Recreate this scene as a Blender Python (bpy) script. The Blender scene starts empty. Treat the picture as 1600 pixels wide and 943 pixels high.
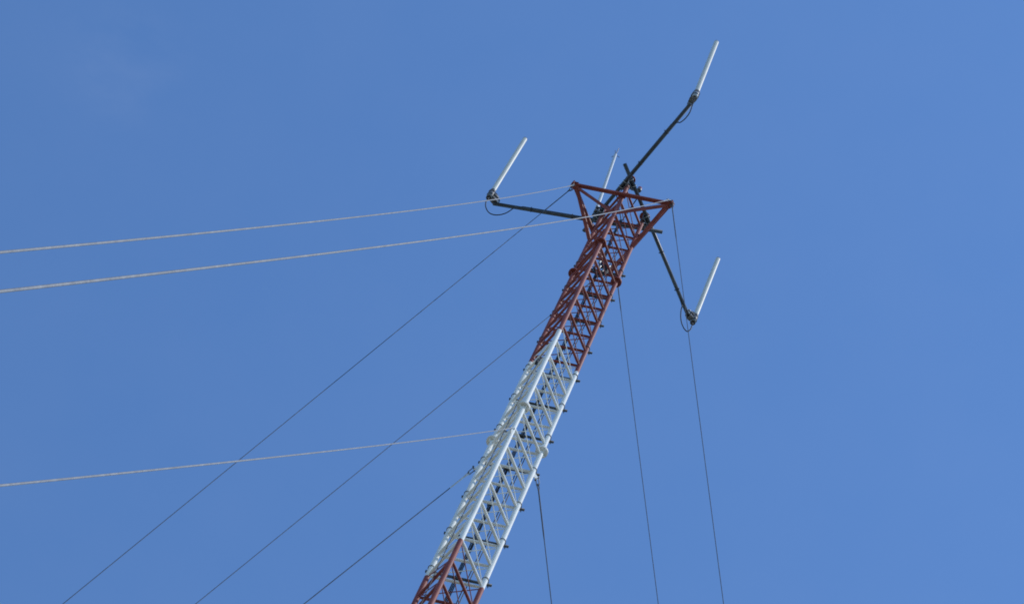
import bpy, math, random
from mathutils import Vector, Matrix
import numpy as np
random.seed(7)
S = bpy.context.scene
COL = S.collection
pi = math.pi
R_ = math.radians

# ------------------------------------------------------------------ camera (surveyed pose of the photograph)
TH = -0.2522376818902705                    # azimuth of the mast's triangular section
CAM = Vector((0, -14.4376, 1.6))
YAW, PIT, ROLL, FOC = -0.0559156057, 1.1601091572, 0.4861641959, 4334.945764
cd = Vector((math.sin(YAW)*math.cos(PIT), math.cos(YAW)*math.cos(PIT), math.sin(PIT)))
r0 = Vector((math.cos(YAW), -math.sin(YAW), 0)); u0 = r0.cross(cd)
cr = r0*math.cos(ROLL) + u0*math.sin(ROLL)
cu = -r0*math.sin(ROLL) + u0*math.cos(ROLL)
cam_d = bpy.data.cameras.new('camera'); cam = bpy.data.objects.new('camera', cam_d); COL.objects.link(cam)
cam_d.sensor_width = 36; cam_d.lens = FOC*36/1600; cam_d.clip_start = .1; cam_d.clip_end = 20000
cam.matrix_world = Matrix(((cr.x, cu.x, -cd.x, CAM.x), (cr.y, cu.y, -cd.y, CAM.y), (cr.z, cu.z, -cd.z, CAM.z), (0, 0, 0, 1)))
S.camera = cam

def survey(x, y, z):
    """where the sight line through a measured point of the survey photo meets height z"""
    d = cd + cr*((x-800)/FOC) - cu*((y-471.5)/FOC)
    return CAM + d*((z-CAM.z)/d.z)

# ------------------------------------------------------------------ materials
def new_mat(name):
    m = bpy.data.materials.new(name); m.use_nodes = True
    nt = m.node_tree; b = nt.nodes['Principled BSDF']
    return m, nt, b
def N(nt, t, **k):
    n = nt.nodes.new(t)
    for a, v in k.items(): setattr(n, a, v)
    return n
def noise(nt, scale, detail=4, rough=.6, stretch=None):
    g = N(nt, 'ShaderNodeNewGeometry'); src = g.outputs['Position']
    if stretch:
        mp = N(nt, 'ShaderNodeMapping'); mp.inputs['Scale'].default_value = stretch
        nt.links.new(src, mp.inputs['Vector']); src = mp.outputs['Vector']
    n = N(nt, 'ShaderNodeTexNoise'); n.inputs['Scale'].default_value = scale
    n.inputs['Detail'].default_value = detail; n.inputs['Roughness'].default_value = rough
    nt.links.new(src, n.inputs['Vector'])
    return n.outputs['Fac']
def ramp(nt, fac, stops):
    r = N(nt, 'ShaderNodeValToRGB'); e = r.color_ramp.elements
    while len(e) < len(stops): e.new(.5)
    for el, (p, c) in zip(e, stops):
        el.position = p; el.color = (*c, 1)
    nt.links.new(fac, r.inputs['Fac']); return r.outputs['Color']
def mix(nt, fac, a, b, mode='MIX'):
    m = N(nt, 'ShaderNodeMix', data_type='RGBA', blend_type=mode)
    if isinstance(fac, (int, float)): m.inputs[0].default_value = fac
    else: nt.links.new(fac, m.inputs[0])
    for i, v in ((6, a), (7, b)):
        if isinstance(v, tuple): m.inputs[i].default_value = (*v, 1)
        else: nt.links.new(v, m.inputs[i])
    return m.outputs[2]
def bump(nt, b, fac, s, d=.002):
    bp = N(nt, 'ShaderNodeBump'); bp.inputs['Strength'].default_value = s; bp.inputs['Distance'].default_value = d
    nt.links.new(fac, bp.inputs['Height']); nt.links.new(bp.outputs['Normal'], b.inputs['Normal'])

RED_A, RED_B = (.168, .034, .024), (.262, .062, .046)
WHT_A, WHT_B = (.62, .62, .565), (.74, .735, .675)
BAND_LO, BAND_HI = 27.685, 33.833
def paint(name, which):
    m, nt, b = new_mat(name)
    pat = noise(nt, 5.5, 6, .65, (1, 1, .35))
    red = ramp(nt, pat, [(.34, RED_A), (.66, RED_B)])
    wht = ramp(nt, pat, [(.36, WHT_A), (.6, WHT_B)])
    # chalking, rust blooms and grime streaks with shapes of their own
    spot = noise(nt, 34, 3, .55)
    sm = ramp(nt, spot, [(.64, (0, 0, 0)), (.71, (1, 1, 1))])
    red = mix(nt, sm, red, (.12, .042, .03))
    grime = noise(nt, 16, 5, .7, (1, 1, .12))
    gm = ramp(nt, grime, [(.58, (0, 0, 0)), (.80, (.38, .38, .38))])
    wht = mix(nt, gm, wht, (.42, .41, .36))
    if which == 'red': col = red
    elif which == 'white': col = wht
    else:
        g = N(nt, 'ShaderNodeNewGeometry'); sp = N(nt, 'ShaderNodeSeparateXYZ'); nt.links.new(g.outputs['Position'], sp.inputs[0])
        w = noise(nt, 22, 2); wob = N(nt, 'ShaderNodeMath', operation='MULTIPLY_ADD'); nt.links.new(w, wob.inputs[0]); wob.inputs[1].default_value = .03
        nt.links.new(sp.outputs['Z'], wob.inputs[2])
        s1 = N(nt, 'ShaderNodeMath', operation='SUBTRACT'); nt.links.new(wob.outputs[0], s1.inputs[0]); s1.inputs[1].default_value = BAND_LO+.015-6.148*6
        dv = N(nt, 'ShaderNodeMath', operation='DIVIDE'); nt.links.new(s1.outputs[0], dv.inputs[0]); dv.inputs[1].default_value = 12.296
        fr = N(nt, 'ShaderNodeMath', operation='FRACT'); nt.links.new(dv.outputs[0], fr.inputs[0])
        lt = N(nt, 'ShaderNodeMath', operation='LESS_THAN'); nt.links.new(fr.outputs[0], lt.inputs[0]); lt.inputs[1].default_value = .5
        col = mix(nt, lt.outputs[0], red, wht)
    nt.links.new(col, b.inputs['Base Color'])
    rr = N(nt, 'ShaderNodeMapRange'); nt.links.new(pat, rr.inputs[0]); rr.inputs[3].default_value = .5; rr.inputs[4].default_value = .75
    nt.links.new(rr.outputs[0], b.inputs['Roughness'])
    b.inputs['Specular IOR Level'].default_value = .3
    bump(nt, b, spot, .08)
    return m
M_RED = paint('red_paint', 'red'); M_WHITE = paint('white_paint', 'white'); M_BAND = paint('banded_paint', 'band')
def simple(name, a, b_, scale, metal=0, rough=.5, stretch=None, bs=.2, det=4):
    m, nt, b = new_mat(name)
    n = noise(nt, scale, det, .6, stretch)
    nt.links.new(ramp(nt, n, [(.35, a), (.65, b_)]), b.inputs['Base Color'])
    b.inputs['Metallic'].default_value = metal
    rr = N(nt, 'ShaderNodeMapRange'); nt.links.new(n, rr.inputs[0]); rr.inputs[3].default_value = rough-.08; rr.inputs[4].default_value = rough+.12
    nt.links.new(rr.outputs[0], b.inputs['Roughness'])
    bump(nt, b, n, bs)
    return m
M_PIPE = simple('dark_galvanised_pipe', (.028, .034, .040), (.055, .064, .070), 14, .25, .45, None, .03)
M_GALV = simple('galvanised_steel', (.24, .25, .25), (.42, .43, .42), 30, .55, .42, None, .08)
M_DARKFIT = simple('weathered_clamp_steel', (.075, .08, .082), (.19, .195, .195), 40, .5, .45, None, .06)
M_RADOME = simple('fibreglass_radome', (.50, .49, .40), (.58, .57, .48), 6, 0, .42, (1, 1, .4), .05)
M_WHIP = simple('weathered_fibreglass', (.42, .45, .46), (.50, .53, .53), 6, 0, .5, (1, 1, .4), .05)
M_CABLE = simple('black_cable_jacket', (.011, .013, .018), (.022, .025, .032), 20, 0, .65)
M_GREYCABLE = simple('grey_cable_jacket', (.03, .035, .04), (.05, .055, .06), 12, 0, .7)
M_LAMP = simple('red_lamp_lens', (.20, .035, .03), (.30, .06, .05), 20, 0, .25)
M_GRIPP = simple('pale_wire_grip', (.42, .42, .38), (.62, .60, .54), 45, .25, .5)
def strand_mat(name, a, b_, c):
    m, nt, b = new_mat(name)
    n1 = noise(nt, 9, 5, .75); n2 = noise(nt, 55, 2, .5)
    base = ramp(nt, n1, [(.36, a), (.52, b_), (.68, c)])
    nt.links.new(mix(nt, n2, base, (.31, .32, .335), 'OVERLAY'), b.inputs['Base Color'])
    b.inputs['Metallic'].default_value = .1; b.inputs['Roughness'].default_value = .75
    bump(nt, b, n2, .6)
    return m
M_STRAND = strand_mat('zinc_strand', (.215, .22, .223), (.27, .272, .27), (.355, .352, .342))
M_STRAND_SHADED = strand_mat('shaded_strand', (.035, .042, .055), (.06, .07, .088), (.10, .11, .13))  # dark copy of the zinc strand: shaded side of the back guys painted in

# ------------------------------------------------------------------ mesh builder
class MB:
    def __init__(s): s.v = []; s.f = []; s.sm = []
    def face(s, idx, smooth=False): s.f.append(idx); s.sm.append(smooth)
    def path(s, pts, rad, seg=12, cap=True, ell=1.0):
        pts = [Vector(p) for p in pts]; n = len(pts)
        rads = rad if isinstance(rad, (list, tuple)) else [rad]*n
        T = []
        for i in range(n):
            t = pts[min(i+1, n-1)] - pts[max(i-1, 0)]; T.append(t.normalized())
        a = Vector((0, 0, 1)) if abs(T[0].z) < .9 else Vector((1, 0, 0))
        u = (a - T[0]*a.dot(T[0])).normalized()
        rings = []
        for i in range(n):
            u = (u - T[i]*u.dot(T[i])).normalized(); w = T[i].cross(u)
            base = len(s.v)
            for k in range(seg):
                an = 2*pi*k/seg
                s.v.append(pts[i] + (u*math.cos(an)*ell + w*math.sin(an))*rads[i])
            rings.append(base)
        for i in range(n-1):
            for k in range(seg):
                k2 = (k+1) % seg
                s.face((rings[i]+k, rings[i]+k2, rings[i+1]+k2, rings[i+1]+k), True)
        if cap:
            for r, flip in ((rings[0], True), (rings[-1], False)):
                b = len(s.v); s.v += [s.v[r+k].copy() for k in range(seg)]
                idx = list(range(b, b+seg)); s.face(tuple(idx[::-1] if flip else idx))
        return s
    def tube(s, a, b, r, seg=14): return s.path([a, b], r, seg)
    def hollow(s, a, b, r, w, seg=18):
        """open pipe: outer wall, inner wall, ring ends, with a closed inside"""
        a = Vector(a); b = Vector(b); t = (b-a).normalized()
        x = Vector((0, 0, 1)) if abs(t.z) < .9 else Vector((1, 0, 0))
        u = (x-t*x.dot(t)).normalized(); q = t.cross(u); L = []
        for p, rr in ((a, r), (b, r), (b, r-w), (a, r-w)):
            base = len(s.v); L.append(base)
            for k in range(seg):
                an = 2*pi*k/seg; s.v.append(p+(u*math.cos(an)+q*math.sin(an))*rr)
        for i in range(4):
            j = (i+1) % 4
            for k in range(seg):
                k2 = (k+1) % seg
                s.face((L[i]+k, L[i]+k2, L[j]+k2, L[j]+k), False if i in (1, 3) else True)
        return s
    def box(s, c, ax, ay, az):
        c = Vector(c); ax = Vector(ax); ay = Vector(ay); az = Vector(az); b = len(s.v)
        for i in (-1, 1):
            for j in (-1, 1):
                for k in (-1, 1): s.v.append(c+ax*i+ay*j+az*k)
        for q in ((0, 1, 3, 2), (4, 6, 7, 5), (0, 4, 5, 1), (2, 3, 7, 6), (0, 2, 6, 4), (1, 5, 7, 3)):
            s.face(tuple(b+i for i in q))
        return s
    def bar(s, p, q, w, h, up=(0, 0, 1), ch=.18):
        """square hollow-section bar with chamfered corners"""
        p = Vector(p); q = Vector(q); t = (q-p).normalized(); up = Vector(up)
        y = (up-t*up.dot(t)).normalized(); x = t.cross(y); c = ch*min(w, h)
        prof = [(-w/2+c, -h/2), (w/2-c, -h/2), (w/2, -h/2+c), (w/2, h/2-c), (w/2-c, h/2), (-w/2+c, h/2), (-w/2, h/2-c), (-w/2, -h/2+c)]
        R = []
        for e in (p, q):
            R.append(len(s.v)); s.v += [e+x*a+y*b for a, b in prof]
        n = len(prof)
        for k in range(n): s.face((R[0]+k, R[0]+(k+1) % n, R[1]+(k+1) % n, R[1]+k))
        s.face(tuple(R[0]+k for k in range(n))[::-1]); s.face(tuple(R[1]+k for k in range(n)))
        return s
    def prism(s, poly, dz):
        """flat plate: polygon of points extruded along vector dz"""
        b = len(s.v); n = len(poly); dz = Vector(dz)
        s.v += [Vector(p) for p in poly] + [Vector(p)+dz for p in poly]
        s.face(tuple(range(b, b+n))[::-1]); s.face(tuple(range(b+n, b+2*n)))
        for k in range(n): s.face((b+k, b+(k+1) % n, b+n+(k+1) % n, b+n+k))
        return s
    def dome(s, c, r, axis=(0, 0, 1), seg=14, rings=5, h=1.0):
        axis = Vector(axis).normalized(); x = Vector((1, 0, 0)) if abs(axis.x) < .9 else Vector((0, 1, 0))
        u = (x-axis*x.dot(axis)).normalized(); w = axis.cross(u); c = Vector(c); L = []
        for i in range(rings):
            an = i/rings*pi/2; L.append(len(s.v))
            for k in range(seg):
                a = 2*pi*k/seg
                s.v.append(c+(u*math.cos(a)+w*math.sin(a))*r*math.cos(an)+axis*r*h*math.sin(an))
        top = len(s.v); s.v.append(c+axis*r*h)
        for i in range(rings-1):
            for k in range(seg): s.face((L[i]+k, L[i]+(k+1) % seg, L[i+1]+(k+1) % seg, L[i+1]+k), True)
        for k in range(seg): s.face((L[-1]+k, L[-1]+(k+1) % seg, top), True)
        return s
    def mesh(s, name, m):
        me = bpy.data.meshes.new(name); me.from_pydata([tuple(v) for v in s.v], [], s.f)
        me.polygons.foreach_set('use_smooth', s.sm); me.materials.append(m); me.update(); return me
    def build(s, name, m, parent=None, loc=None):
        return link(name, s.mesh(name, m), parent, loc)
def link(name, me, parent=None, loc=None):
    o = bpy.data.objects.new(name, me); COL.objects.link(o)
    if parent: o.parent = parent
    if loc is not None: o.location = loc
    return o
def tag(o, label=None, cat=None, group=None, kind=None):
    for k, v in (('label', label), ('category', cat), ('group', group), ('kind', kind)):
        if v: o[k] = v
    return o
def thing(name, label, cat, loc=(0, 0, 0), group=None):
    return tag(link(name, None, None, loc), label, cat, group)
def smooth(pts, n=8):
    P = [Vector(p) for p in pts]; P = [P[0]*2-P[1]] + P + [P[-1]*2-P[-2]]; out = []
    for i in range(1, len(P)-2):
        for k in range(n):
            t = k/n; a, b, c, d = P[i-1:i+3]
            out.append(.5*((2*b)+(c-a)*t+(2*a-5*b+4*c-d)*t*t+(3*b-a-3*c+d)*t**3))
    out.append(P[-2]); return out

# ------------------------------------------------------------------ world and sun
SUN_AZ, SUN_EL = R_(-22), R_(50)
w = bpy.data.worlds.new('World'); S.world = w; w.use_nodes = True
nt = w.node_tree; bg = nt.nodes['Background']
sky = N(nt, 'ShaderNodeTexSky'); sky.sky_type = 'NISHITA'; sky.sun_disc = False
sky.sun_elevation = SUN_EL; sky.sun_rotation = pi/2 - SUN_AZ
sky.altitude = 0; sky.air_density = 1.0; sky.dust_density = .07; sky.ozone_density = 10.0
tint = mix(nt, 1.0, sky.outputs['Color'], (.915, .975, .975), 'MULTIPLY')
# thin cirrus wisps, a long way off to the upper left, and faint unevenness of the clear air
tc = N(nt, 'ShaderNodeTexCoord')
def wn(scale, det, stretch):
    mp = N(nt, 'ShaderNodeMapping'); mp.inputs['Scale'].default_value = stretch; nt.links.new(tc.outputs['Generated'], mp.inputs['Vector'])
    n = N(nt, 'ShaderNodeTexNoise'); n.inputs['Scale'].default_value = scale; n.inputs['Detail'].default_value = det; n.inputs['Roughness'].default_value = .6
    nt.links.new(mp.outputs['Vector'], n.inputs['Vector']); return n.outputs['Fac']
cdir = (survey(195, 105, 1000)-CAM).normalized()
dp = N(nt, 'ShaderNodeVectorMath', operation='DOT_PRODUCT'); nt.links.new(tc.outputs['Generated'], dp.inputs[0]); dp.inputs[1].default_value = cdir
mr = N(nt, 'ShaderNodeMapRange', interpolation_type='SMOOTHSTEP'); nt.links.new(dp.outputs['Value'], mr.inputs[0])
mr.inputs[1].default_value = math.cos(R_(1.7)); mr.inputs[2].default_value = math.cos(R_(.3))
wisp = ramp(nt, wn(38, 5, (1, 1.6, 1)), [(.38, (0, 0, 0)), (.75, (.017, .017, .017))])
wf = N(nt, 'ShaderNodeMath', operation='MULTIPLY'); nt.links.new(wisp, wf.inputs[0]); nt.links.new(mr.outputs[0], wf.inputs[1])
air = ramp(nt, wn(14, 6, (1, 1, 1)), [(.35, (0, 0, 0)), (.75, (.009, .009, .009))])
wa = N(nt, 'ShaderNodeMath', operation='ADD'); nt.links.new(wf.outputs[0], wa.inputs[0]); nt.links.new(air, wa.inputs[1])
tint = mix(nt, wa.outputs[0], tint, (5.0, 5.2, 5.4))
nt.links.new(tint, bg.inputs['Color']); bg.inputs['Strength'].default_value = .15
sd = bpy.data.lights.new('sun', 'SUN'); sd.energy = 2.0; sd.angle = R_(.53); sd.color = (1, .965, .92)
so = bpy.data.objects.new('sun', sd); COL.objects.link(so)
sdir = Vector((math.cos(SUN_AZ)*math.cos(SUN_EL), math.sin(SUN_AZ)*math.cos(SUN_EL), math.sin(SUN_EL)))
so.rotation_euler = sdir.to_track_quat('Z', 'Y').to_euler(); so.location = (30, 5, 60)

# ------------------------------------------------------------------ ground
gm, gnt, gb = new_mat('dry_grass')
g1 = noise(gnt, .35, 6, .65); g2 = noise(gnt, 9, 5, .7)
gc = ramp(gnt, g1, [(.3, (.19, .185, .13)), (.55, (.28, .27, .21)), (.75, (.36, .34, .28))])
gnt.links.new(mix(gnt, .5, gc, ramp(gnt, g2, [(.3, (.35, .35, .35)), (.7, (.75, .75, .75))]), 'OVERLAY'), gb.inputs['Base Color'])
gb.inputs['Roughness'].default_value = .95; bump(gnt, gb, g2, .6, .05)
g = MB(); seg = 64; g.v = [Vector((0, 0, 0))]
rings = [4, 12, 40, 150, 600, 2500, 9000]
for r in rings:
    for k in range(seg):
        a = 2*pi*k/seg; g.v.append(Vector((r*math.cos(a), r*math.sin(a), (0 if r < 100 else math.sin(3*a+r)*r*.002))))
for k in range(seg): g.face((0, 1+k, 1+(k+1) % seg), True)
for i in range(len(rings)-1):
    for k in range(seg): g.face((1+i*seg+k, 1+(i+1)*seg+k, 1+(i+1)*seg+(k+1) % seg, 1+i*seg+(k+1) % seg), True)
tag(g.build('ground', gm), kind='structure')

# ------------------------------------------------------------------ the mast
SIDE = .6; RC = SIDE/math.sqrt(3)
AZ = {'F': TH-pi/2, 'R': TH+pi/6, 'L': TH+5*pi/6}
def leg(k, z=0): return Vector((RC*math.cos(AZ[k]), RC*math.sin(AZ[k]), z))
def out(k): return Vector((math.cos(AZ[k]), math.sin(AZ[k]), 0))
TOP = 39.955
FL = [31.342, 37.175]; SEC = 5.833
mast = thing('radio_mast', 'slender red and white triangular lattice mast leaning across the frame, guyed by wires', 'radio mast')
RL = .0305
# flange coupling: two bolted discs and gusset ribs
def flange_mb(top=False):
    m = MB()
    m.path([(0, 0, -.017), (0, 0, -.002)], .078, 22)
    if not top: m.path([(0, 0, .002), (0, 0, .017)], .078, 22)
    for k in range(6):
        a = 2*pi*k/6+.3; x, y = .056*math.cos(a), .056*math.sin(a)
        m.path([(x, y, -.030), (x, y, .030)], .0055, 6)
        m.path([(x, y, -.026), (x, y, -.0172)], .0095, 6)
        if not top: m.path([(x, y, .0172), (x, y, .026)], .0095, 6)
    for k in range(4):
        a = 2*pi*k/4+.5; c, s_ = math.cos(a), math.sin(a); t = Vector((-s_, c, 0))*.003
        for sg in ((-1,) if top else (-1, 1)):
            poly = [Vector((.028*c, .028*s_, sg*.0175)), Vector((.070*c, .070*s_, sg*.0175)), Vector((.028*c, .028*s_, sg*.085))]
            m.prism([p-t for p in poly], t*2)
    return m
fl_me = flange_mb().mesh('flange', M_BAND); flt_me = flange_mb(True).mesh('flange', M_RED)
lugs = {'L': 30.62, 'F': 30.56, 'R': 30.72}
for k in 'LFR':
    m = MB(); zs = [0.02]+[FL[0]-SEC*i for i in range(5, 0, -1)]+FL+[TOP]
    m.path([leg(k, z) for z in zs], RL, 20)
    lo = m.build('leg', M_BAND, mast)
    for z in [FL[0]-SEC]+FL:
        link('flange', fl_me, lo, leg(k, z))
    link('flange', flt_me, lo, leg(k, TOP))
    # guy lug welded on the outside of the leg
    o = out(k); z = lugs[k]; side = Vector((-o.y, o.x, 0)); p = leg(k, z)
    lm = MB(); e = o*(RL-.004)
    lm.prism([p+e+Vector((0, 0, .05))-side*.005, p+e-Vector((0, 0, .06))-side*.005, p+o*.085-Vector((0, 0, .055))-side*.005, p+o*.095-Vector((0, 0, .015))-side*.005], side*.01)
    lm.build('guy_lug', M_BAND, mast)
    # base plate shoe
    MB().box(leg(k, .012), (.12, 0, 0), (0, .12, 0), (0, 0, .012)).build('base_plate', M_GALV, mast)

# node heights, per flanged section
NODES = []
def section(z0, n, first, pitch): return [z0+first+pitch*i for i in range(n)]
secs = []
secs.append(section(FL[1], 5, .19, .5365))                       # short top section
for i in range(2):
    zf = FL[1-i]-SEC; secs.append([zf+.205+(SEC-.205-.095)/11*j for j in range(12)])
low = []
for i in range(2, 7):
    zf = FL[1]-SEC*(i+1)
    low.append([z for z in [zf+.205+(SEC-.205-.095)/11*j for j in range(12)] if z > .2])
FACES = [('F', 'R'), ('R', 'L'), ('L', 'F')]
def is_white(z):
    f = ((z-(BAND_LO-6.148*6))/12.296) % 1; return f < .5
RH, RD = .0182, .0062
def strut_mb(a, b, z):
    pa, pb = leg(a, z), leg(b, z); d = (pb-pa).normalized()
    pa += d*(RL-.006); pb -= d*(RL-.006); L = (pb-pa).length
    m = MB(); m.path([pa, pa+d*.02, pa+d*.05, pb-d*.05, pb-d*.02, pb], [RH*.82, RH*.86, RH, RH, RH*.86, RH*.82], 12); return m
def rod_mb(a, zt, b, zb):
    pa, pb = leg(a, zt-.03), leg(b, zb+.03); d = (pb-pa).normalized()
    return MB().path([pa+d*.02, pb-d*.02], RD, 8)
smesh = {}
for fi, (a, b) in enumerate(FACES):
    for wh in (0, 1):
        smesh[fi, wh] = strut_mb(a, b, 0).mesh('horizontal_strut', M_WHITE if wh else M_RED)
prev_low = None
for zs in secs:
    for j, z in enumerate(zs):
        for fi, (a, b) in enumerate(FACES):
            link('horizontal_strut', smesh[fi, int(is_white(z))], mast, (0, 0, z))
            if j > 0:
                rod_mb(a, z, b, zs[j-1]).build('diagonal_rod', M_WHITE if is_white((z+zs[j-1])/2-.02) else M_RED, mast)
lm = MB()
for zs in low:
    for j, z in enumerate(zs):
        for a, b in FACES:
            pa, pb = leg(a, z), leg(b, z); d = (pb-pa).normalized()
            lm.path([pa+d*.025, pb-d*.025], RH, 10)
            if j > 0: lm.path([leg(a, z-.03), leg(b, zs[j-1]+.03)], RD, 6)
tag(lm.build('lower_lattice', M_BAND, mast), kind='stuff')

# cable support bars on the back face, each held by two U-bolts
uL = (leg('R')-leg('L')).normalized(); oB = Vector((math.cos(TH+pi/2), math.sin(TH+pi/2), 0))
RB = .0170; OFFB = RL+RB+.003
def bar_mb():
    m = MB(); a = leg('L')+oB*OFFB-uL*.062; b = leg('R')+oB*OFFB+uL*.078
    m.hollow(a, b, RB, .003, 16)
    return m
def ubolt_mb():
    m = MB(); r = RL+.0062; pts = []
    for s_ in (-1,):
        pts.append(oB*(OFFB+RB+.02)-uL*r)
    for k in range(13):
        an = pi+pi*k/12
        pts.append(uL*math.cos(an)*r+oB*math.sin(an)*r)
    pts.append(oB*(OFFB+RB+.02)+uL*r)
    pts = [p+Vector((0, 0, .0)) for p in pts]
    m.path(pts, .0046, 8)
    for s_ in (-1, 1):
        m.path([oB*(OFFB+RB)+uL*s_*r, oB*(OFFB+RB+.009)+uL*s_*r], .009, 6)
    return m
bar_me = bar_mb().mesh('cable_support_bar', M_PIPE); ub_me = ubolt_mb().mesh('u_bolt', M_DARKFIT)
BARZ = [30.81+.967*k for k in range(-5, 8)]
for z in BARZ:
    bo = link('cable_support_bar', bar_me, mast, (0, 0, z))
    for k in 'LR': link('u_bolt', ub_me, bo, leg(k)+Vector((0, 0, random.uniform(-.004, .004))))

# ---- the welded red triangular frame round the top
RZ = 39.1; RR = .82
CA = {'A': TH+R_(210), 'B': TH+R_(330), 'C': TH+R_(90)}
def rv(k, dz=0, r=RR): return Vector((r*math.cos(CA[k]), r*math.sin(CA[k]), RZ+dz))
frame = link('torque_frame', None, mast); frame.location = (0, 0, 0)
for a, b in (('A', 'B'), ('B', 'C'), ('C', 'A')):
    p, q = rv(a), rv(b); d = (q-p).normalized()
    m = MB().bar(p+d*.03, q-d*.03, .056, .050)
    # saddle plate on the leg the beam passes
    k = {'AB': 'F', 'BC': 'R', 'CA': 'L'}[a+b]
    mid = (p+q)/2; n = Vector((mid.x, mid.y, 0)).normalized()
    m.box(mid-n*.034+Vector((0, 0, .001)), d*.055, n*.006, Vector((0, 0, .06)))
    m.build('ring_beam', M_RED, frame)
for k, tgt in (('A', (('L', 38.53, .052), ('F', 38.42, .040))), ('B', (('R', 38.58, .056), ('F', 38.46, .046))), ('C', (('L', 38.53, .05), ('R', 38.53, .044)))):
    for lg, z, wd in tgt:
        p = rv(k, -.02, RR-.05); q = leg(lg, z); d = (q-p).normalized(); e = q-d*(RL-.006)
        tang = Vector((-out(lg).y, out(lg).x, 0))
        b = MB().bar(p, e, wd, wd*.86)
        b.box(e, tang*.004, d*.035, tang.cross(d)*.036)
        b.build('diagonal_brace', M_RED, frame)
for k in 'ABC':
    p = rv(k); o = Vector((math.cos(CA[k]), math.sin(CA[k]), 0)); t = Vector((-o.y, o.x, 0))
    m = MB()
    for zz in (-.034, .027):
        m.prism([p+o*.045+t*.02+Vector((0, 0, zz)), p+o*.045-t*.02+Vector((0, 0, zz)), p-o*.03-t*.06+Vector((0, 0, zz)), p-o*.07+Vector((0, 0, zz)), p-o*.03+t*.06+Vector((0, 0, zz))], (0, 0, .008))
    for s_ in (-1, 1):
        m.path([p+o*.03+t*s_*.026+Vector((0, 0, -.06)), p+o*.03+t*s_*.026+Vector((0, 0, .058))], .008, 8)
        m.path([p+o*.03+t*s_*.026+Vector((0, 0, -.052)), p+o*.03+t*s_*.026+Vector((0, 0, -.036))], .0135, 6)
        m.path([p+o*.03+t*s_*.026+Vector((0, 0, .036)), p+o*.03+t*s_*.026+Vector((0, 0, .05))], .0135, 6)
    m.build('corner_plate', M_RED, frame)

# red lamp above the booms
lp = survey(999, 296, 39.86)
lamp = thing('warning_lamp', 'small dull red round lamp beside the crossing of two dark pipes', 'lamp', lp)
MB().path([(0, 0, -.055), (0, 0, -.05), (0, 0, -.01)], [.03, .036, .036], 16).build('lamp_base', M_DARKFIT, lamp)
MB().path([(0, 0, -.0098), (0, 0, .05)], .033, 16, False).dome((0, 0, .05), .033).build('lens', M_LAMP, lamp)
arm = MB(); arm.path([(0, 0, -.04), (-.07, .03, -.05), (-.13, .02, -.08)], .012, 8); arm.build('bracket', M_DARKFIT, lamp)

# ------------------------------------------------------------------ booms, antennas and their cables
RP = .0285
def flat(v): return Vector((v.x, v.y, 0))
booms = {}
def boom(key, pin, pout, z, legs, label):
    a = survey(*pin, z); b = survey(*pout, z); d = (b-a).normalized(); L = (b-a).length
    t = thing('antenna_boom', label, 'antenna boom', a, 'pipe booms carrying the antennas')
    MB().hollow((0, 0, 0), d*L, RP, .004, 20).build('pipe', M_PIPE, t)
    n = Vector((-d.y, d.x, 0))
    for lg in legs:
        c = leg(lg, z)-a; s_ = c.dot(d); foot = d*s_; gap = (Vector((c.x, c.y, 0))-foot); dist = gap.length; g = gap/dist
        m = MB(); mid = foot+g*(RP+.006)
        # back plate between pipe and leg, with four bolts
        m.box(mid, d*.085, g*.005, Vector((0, 0, .085)))
        m.build('clamp_plate', M_DARKFIT, t)
        for sx in (-1, 1):
            u = MB(); r = RP+.006; o_ = foot+d*sx*.052
            pts = [o_+g*(RP+.035)+Vector((0, 0, r))]+[o_+g*(-math.sin(pi*k/10))*r+Vector((0, 0, math.cos(pi*k/10)*r)) for k in range(11)]+[o_+g*(RP+.035)-Vector((0, 0, r))]
            u.path(pts, .0055, 8)
            for sz in (-1, 1): u.path([o_+g*(RP+.012)+Vector((0, 0, sz*r)), o_+g*(RP+.024)+Vector((0, 0, sz*r))], .011, 6)
            u.build('u_bolt', M_GALV, t)
        # U-bolts round the leg itself
        for sz in (-1, 1):
            u = MB(); r = RL+.006; o_ = flat(c)+Vector((0, 0, sz*.052))
            pts = [o_-g*(dist-RP+.008)+d*r]+[o_+g*math.sin(pi*k/10)*r+d*math.cos(pi*k/10)*r for k in range(11)]+[o_-g*(dist-RP+.008)-d*r]
            u.path(pts, .0055, 8); u.build('u_bolt', M_DARKFIT, t)
    booms[key] = (a, b, d, n, z)
    return t
boom('up', (912, 361), (1078.5, 163), 39.62, 'LF', 'dark pipe boom reaching from the mast top to the upper right antenna')
boom('left', (1035, 362.5), (770.5, 318), 39.68, 'RL', 'dark pipe boom reaching left from the mast top past the red frame')
boom('low', (976, 256), (1076, 494.5), 39.745, 'FR', 'dark pipe boom slanting down right from the mast top, its butt end sticking up')

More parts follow.
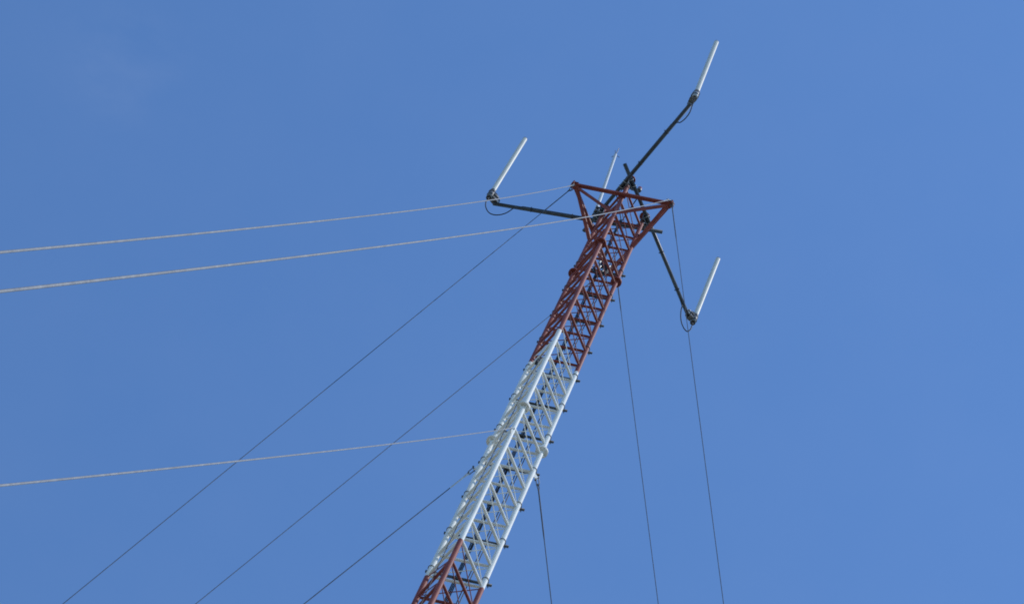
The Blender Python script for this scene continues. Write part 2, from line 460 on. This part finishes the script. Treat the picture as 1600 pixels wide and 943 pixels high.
def antenna(key, bot, top_px, sleeve_len, zb, label, bend):
    a, b, d, n, z = booms[key]
    B = survey(*bot, zb)
    # radome top: nearest point of that sight line to the plumb line through the base
    dd = cd + cr*((top_px[0]-800)/FOC) - cu*((top_px[1]-471.5)/FOC)
    h = Vector((dd.x, dd.y)); t_ = ((B-CAM).x*h.x+(B-CAM).y*h.y)/(h.x*h.x+h.y*h.y); T = CAM+dd*t_
    ax = (T-B); L = ax.length; ax.normalize()
    t = thing('antenna', label, 'antenna', B, 'white pole antennas on the booms')
    sl = MB(); sl.hollow((0, 0, 0), ax*sleeve_len, .041, .005, 22)
    sl.path([ax*.03, ax*.031], .033, 22)
    sl.path([ax*(sleeve_len-.03), ax*sleeve_len, ax*(sleeve_len+.03)], [.041, .041, .035], 22)
    sl.build('mounting_sleeve', M_GALV if key == 'up' else M_DARKFIT, t)
    ra = MB(); ra.path([ax*(sleeve_len+.005), ax*(L-.03)], .0362, 20)
    ra.build('radome', M_RADOME, t)
    MB().path([ax*(L-.0299), ax*(L-.012), ax*L], [.036, .036, .031], 18).build('end_cap', M_DARKFIT, t)
    # connector under the sleeve
    co = MB(); co.path([ax*-.05, ax*.03], .012, 12); co.path([ax*-.035, ax*-.01], .017, 8); co.build('connector', M_DARKFIT, t)
    # post standing on the boom end, a plate and two U-bolts holding the sleeve to it
    p = b-d*.035-B; gd = flat(p).normalized(); dist = flat(p).length; tang = Vector((-gd.y, gd.x, 0)); PR = .026
    st = MB(); st.hollow(flat(p)+Vector((0, 0, p.z+RP-.006)), flat(p)+Vector((0, 0, sleeve_len*.9)), PR, .004, 16)
    st.build('bracket_post', M_GALV, t)
    g0, g1 = .041, max(dist-PR, .045)
    for hz in (sleeve_len*.32, sleeve_len*.72):
        m = MB()
        m.box(gd*(g0+g1)/2+Vector((0, 0, hz)), gd*((g1-g0)/2+.003), tang*.044, Vector((0, 0, .028)))
        m.build('clamp', M_DARKFIT, t)
        for c_, r_, s_ in ((0, .047, 1), (dist, PR+.006, -1)):
            u = MB(); o_ = gd*c_+Vector((0, 0, hz+.014*s_))
            pts = [o_+gd*s_*(.075 if s_ > 0 else .05)+tang*r_]+[o_-gd*s_*math.sin(pi*k/10)*r_+tang*math.cos(pi*k/10)*r_ for k in range(11)]+[o_+gd*s_*(.075 if s_ > 0 else .05)-tang*r_]
            u.path(pts, .0055, 8); u.build('u_bolt', M_DARKFIT, t)
    return B
antenna('left', (763.5, 309), (820.5, 217), .32, 39.62, 'white pole antenna standing at the end of the left boom', None)
antenna('up', (1085, 153), (1119.5, 66), .30, 39.64, 'white pole antenna at the highest point, on the upper right boom', None)
antenna('low', (1082.3, 504), (1122, 404), .30, 39.64, 'white pole antenna on the right boom below the mast top', None)

# whip with ground-plane radials, on the pipe crossing behind the frame
WB = survey(930.5, 331, 39.80)
wt = thing('whip_antenna', 'thin grey white whip antenna with small spiked top behind the red frame', 'antenna', WB)
WT = survey(961.8, 241.5, 42.30)-WB; WS = survey(967.3, 231.5, 42.62)-WB
MB().path([WT.normalized()*.02, WT*.5, WT], [.027, .025, .022], 16).build('radome', M_WHIP, wt)
MB().path([WT*.99, WS], [.008, .005], 8).build('tip_rod', M_DARKFIT, wt)
for k in range(3):
    a = TH+R_(20+120*k); v = Vector((math.cos(a), math.sin(a), -.1))
    MB().path([WT*.995, WT*.995+v*.075], .0045, 6).build('radial', M_DARKFIT, wt)
m = MB(); m.path([(0, 0, -.16), (0, 0, .14)], .030, 16); m.build('mounting_sleeve', M_DARKFIT, wt)
for hz in (-.08, .06):
    m = MB(); m.box((.03, -.02, hz), (.055, 0, 0), (0, .05, 0), (0, 0, .012))
    for sx in (-1, 1):
        for sy in (-1, 1): m.path([(.03+sx*.045, -.02+sy*.04, hz-.03), (.03+sx*.045, -.02+sy*.04, hz+.05)], .008, 6)
    m.build('clamp', M_DARKFIT, wt)

# antenna cables: drip loop, run along the boom, down the back of the mast
def face_pt(u, off, z): return leg('L', z)+uL*u+oB*off
def cable_thing(label, group=None): return thing('antenna_cable', label, 'cable', (0, 0, 0), group)
loops = {
 'left': [(763, 311, 39.60), (759.5, 315, 39.52), (759, 323, 39.40), (763, 331, 39.31), (770, 335, 39.27), (780, 335.5, 39.30), (791, 332.5, 39.40), (802, 325.5, 39.58)],
 'up': [(1084, 156, 39.60), (1081, 167, 39.52), (1077, 177, 39.44), (1070, 186, 39.40), (1062.5, 191.5, 39.46), (1060, 191, 39.55)],
 'low': [(1081.5, 508, 39.58), (1079, 514, 39.46), (1074, 517.5, 39.38), (1069, 513, 39.38), (1065, 504, 39.46), (1063.6, 493, 39.55), (1064.5, 483, 39.64), (1066, 478, 39.68)]}
routes = {'left': (.265, .062), 'up': (.281, .066), 'low': (.297, .062)}
desc = {'left': 'black cable looping under the left antenna and running along its boom',
        'up': 'black cable hanging beside the upper right antenna and following its boom down',
        'low': 'black cable drooping below the lower right antenna and back along its boom'}
for key, lp_ in loops.items():
    a, b, d, n, z = booms[key]
    t = cable_thing(desc[key], 'antenna cables')
    pts = [survey(*q) for q in lp_]
    end = pts[-1]; s0 = (end-a).dot(d)
    sd_ = n if (key != 'up') else -n
    # along the upper flank of the boom, tied every half metre
    run = []
    off = Vector((0, 0, RP*.75))+sd_*(RP*.75)
    s1 = {'left': .62, 'up': .80, 'low': .55}[key]
    ss = np.linspace(s0-.12, s1, 9)
    run = [a+d*float(s)+off for s in ss]
    ux, of = routes[key]
    down = [face_pt(ux+.03, -.06, 39.45), face_pt(ux, .02, 38.9)]
    z_ = 38.3
    while z_ > 26: down.append(face_pt(ux+random.uniform(-.0015, .0015), of+OFFB-.045+random.uniform(-.001, .002), z_)); z_ -= .967/2
    while z_ > .3: down.append(face_pt(ux, of+OFFB-.045, z_)); z_ -= 2
    MB().path(smooth(pts, 6)+smooth(run, 3)+smooth(down, 5), .0105 if 0 else [.0085]*(len(smooth(pts, 6))+len(smooth(run, 3)))+[.0074]*len(smooth(down, 5)), 10).build('jacket', M_CABLE, t)
    s_ = s0-.25
    while s_ > s1+.1:
        tie = MB(); c = a+d*s_
        tie.path([c+sd_*math.cos(q)*(RP*1.0+.010)+Vector((0, 0, math.sin(q)))*(RP+.010)+off*.25 for q in np.linspace(0, 2*pi, 17)], .0045, 6, False)
        tie.build('cable_tie', M_CABLE, t); s_ -= .62
# hangers that hold the bundle at each support bar
hb = MB().box((0, 0, 0), uL*.030, oB*.010, Vector((0, 0, .010)))
hb.path([uL*.034-oB*.03, uL*.034+oB*.03], .007, 6); hb.path([-uL*.034-oB*.03, -uL*.034+oB*.03], .007, 6)
hb_me = hb.mesh('cable_hanger', M_DARKFIT)
for z in BARZ: link('cable_hanger', hb_me, mast, face_pt(.281, OFFB+RB+.012, z+.012))

# two thin cables side by side down the back, and one down the left face
for i, (u_, lab) in enumerate(((.400, 'left one of two thin black wires running inside the lattice'), (.428, 'right one of two thin black wires running inside the lattice'))):
    t = thing('control_cable', lab, 'cable', (0, 0, 0), 'thin cables down the lattice')
    pts = []; z_ = 38.6
    while z_ > .3:
        pts.append(face_pt(u_+.006*math.sin(z_*.9), .060, z_)); z_ -= .9
    MB().path(smooth(pts, 4), .0058, 8).build('jacket', M_CABLE, t)
oL = Vector((math.cos(TH+R_(210)), math.sin(TH+R_(210)), 0)); uLF = (leg('F')-leg('L')).normalized()
def lf(u, off, z): return leg('L', z)+uLF*u+oL*off
t = thing('control_cable', 'thin dark cable strapped along the narrow left face of the white lattice', 'cable', (0, 0, 0), 'thin cables down the lattice')
pts = [lf(.36, .0, 33.35), lf(.40, .022, 33.05)]; z_ = 32.6
ph = 0
while z_ > 1:
    pts.append(lf(.335+.035*math.sin(ph), .024, z_)); z_ -= .5; ph += .55
MB().path(smooth(pts, 5), .0047, 8).build('jacket', M_GREYCABLE, t)
MB().box(lf(.375, .026, 33.16), uLF*.028, oL*.018, Vector((0, 0, .05))).path([lf(.375, .026, 33.22), lf(.37, .0, 33.5)], .009, 8).build('connector', M_CABLE, t)

# coiled spare cable with its connectors inside the top joint
t = thing('cable_coil', 'tangled dark coil of spare cable inside the red lattice near a flange', 'cable coil', (0, 0, 0))
c0 = face_pt(.33, .0, 37.45); pts = []
for k in range(64):
    an = 2*pi*k/15; rr_ = .085+.02*math.sin(k*.9)
    pts.append(c0+uL*math.cos(an)*rr_+Vector((0, 0, 1))*math.sin(an)*rr_*1.9+oB*(.012*math.sin(k*1.7)-.03+k*.0006))
MB().path(smooth(pts, 3), .0095, 8).build('jacket', M_CABLE, t)
for q, dz in ((-.05, .16), (.04, -.12), (.10, .05), (-.02, -.02)):
    c = c0+uL*q+Vector((0, 0, dz))-oB*.05
    MB().path([c, c+Vector((0, 0, .035)), c+Vector((0, 0, .04)), c+Vector((0, 0, .085))], [.013, .013, .018, .018], 10).build('connector', M_GALV, t)
# small grey splice box
t = thing('junction_box', 'small pale grey box behind the red struts below the top frame', 'junction box', face_pt(.16, -.02, 37.82))
MB().box((0, 0, 0), uL*.04, oB*.03, Vector((0, 0, .07))).build('housing', M_GRIPP, t)
MB().path([(0, 0, -.12), (0, 0, -.069)], .012, 10).build('cable_gland', M_CABLE, t)

# ------------------------------------------------------------------ guy wires
def guy(start, end, sag, r, mat, grip_mat, label, grip=.75, sh=.16):
    Sx = Vector(start); E = Vector(end); d0 = ((E-Sx)-Vector((0, 0, 4*sag))).normalized()
    t = thing('guy_wire', label, 'guy wire', Sx, 'guy wires')
    def P(q): return (E-Sx)*q-Vector((0, 0, 4*sag*q*(1-q)))
    L = (E-Sx).length; n = 60; q0 = sh/L
    qs = [q0+(1-q0)*i/n for i in range(n+1)]
    MB().path([P(q) for q in qs], r, 8).build('strand', mat, t)
    g = MB(); gq = [q0+(grip/L)*i/12 for i in range(13)]
    g.path([P(q) for q in gq], [r*1.55*(1 if i < 10 else 1-.2*(i-9)) for i in range(13)], 10); g.build('wire_grip', grip_mat, t)
    # shackle: a bow and a pin; thimble eye on the wire
    x = Vector((0, 0, 1)).cross(d0).normalized(); y = d0.cross(x)
    s = MB(); w_ = .020; l_ = sh*.55
    bow = [x*w_]+[d0*(l_-w_)+x*w_*math.cos(pi*k/8)+d0*w_*math.sin(pi*k/8) for k in range(9)]+[x*-w_]
    s.path(bow, .0062, 8); s.path([x*-(w_+.012), x*(w_+.012)], .0075, 8); s.path([x*(w_+.006), x*(w_+.018)], .013, 6)
    s.build('shackle', M_DARKFIT if mat is M_STRAND_SHADED else M_GALV, t)
    th = MB(); c = d0*(sh*.72); e = []
    for k in range(17):
        an = 2*pi*k/16; e.append(c+d0*math.cos(an)*sh*.30+y*math.sin(an)*.017*(1 if math.cos(an) < .3 else .55))
    th.path(e, .0062, 8, False); th.build('thimble', M_GALV if mat is M_STRAND else grip_mat, t)
    return t
ANCH = {}
def anch(base, off, d=14.0):
    a = TH+R_(base+off); return Vector((math.cos(a)*d, math.sin(a)*d, -.05))
def lug_pt(k): return leg(k, lugs[k]-.03)+out(k)*.082
GUYS = {
 'AF': ((896.5, 289, 39.09), 6.36, .3, .0050, 0, 'upper of two pale guy wires crossing to the left edge, from the left frame corner'),
 'BF': ((1044.5, 312, 39.09), 6.77, .3, .0050, 0, 'lower of two pale guy wires from the mast top, starting at the right frame corner'),
 'FF': ('F', 5.56, .1, .0048, 0, 'pale guy wire leaving the white part of the mast for the left edge'),
 'AL': ((893.2, 294.2, 39.08), 6.13, .1, .0048, 1, 'dark guy wire falling left from the left corner of the red frame'),
 'CL': ((947, 421.5, 39.09), 5.49, .2, .0048, 1, 'dark guy wire falling left from behind the red lattice above the paint change'),
 'LL': ('L', 5.5, .03, .0058, 1, 'dark guy wire with pale end grip falling left from the white lattice'),
 'BR': ((1049.6, 318.2, 39.07), 9.53, .2, .0048, 1, 'dark guy wire dropping from the right corner of the red frame past the right antenna'),
 'CR': ((963.5, 431.5, 39.06), 10.46, .2, .0048, 1, 'dark guy wire dropping from behind the red lattice flange, second from the right'),
 'RR': ('R', 12.9, .2, .0056, 1, 'dark guy wire shackled to the right leg of the white lattice, dropping steeply'),
}
for key, (st, off, sag, r, dark, label) in GUYS.items():
    s_ = survey(*st) if isinstance(st, tuple) else lug_pt(st)
    guy(s_, anch({'F': -90, 'L': 150, 'R': 30}[key[1]], off), sag, r, M_STRAND_SHADED if dark else M_STRAND, (M_GRIPP if key == 'LL' else M_STRAND_SHADED) if dark else M_STRAND, label,
        grip=.3 if key == 'LL' else (.9 if dark else 1.4), sh=.22 if key in ('LL', 'RR') else .12)

# ------------------------------------------------------------------ render settings
S.render.engine = 'CYCLES'
S.view_settings.view_transform = 'Standard'; S.view_settings.look = 'None'
S.view_settings.exposure = .53; S.view_settings.gamma = 1; S.view_settings.use_curve_mapping = False
S.cycles.max_bounces = 6
S.render.filter_size = 1.6 if hasattr(S.render, 'filter_size') else 1.5
S.cycles.pixel_filter_type = 'BLACKMAN_HARRIS'; S.cycles.filter_width = 1.85
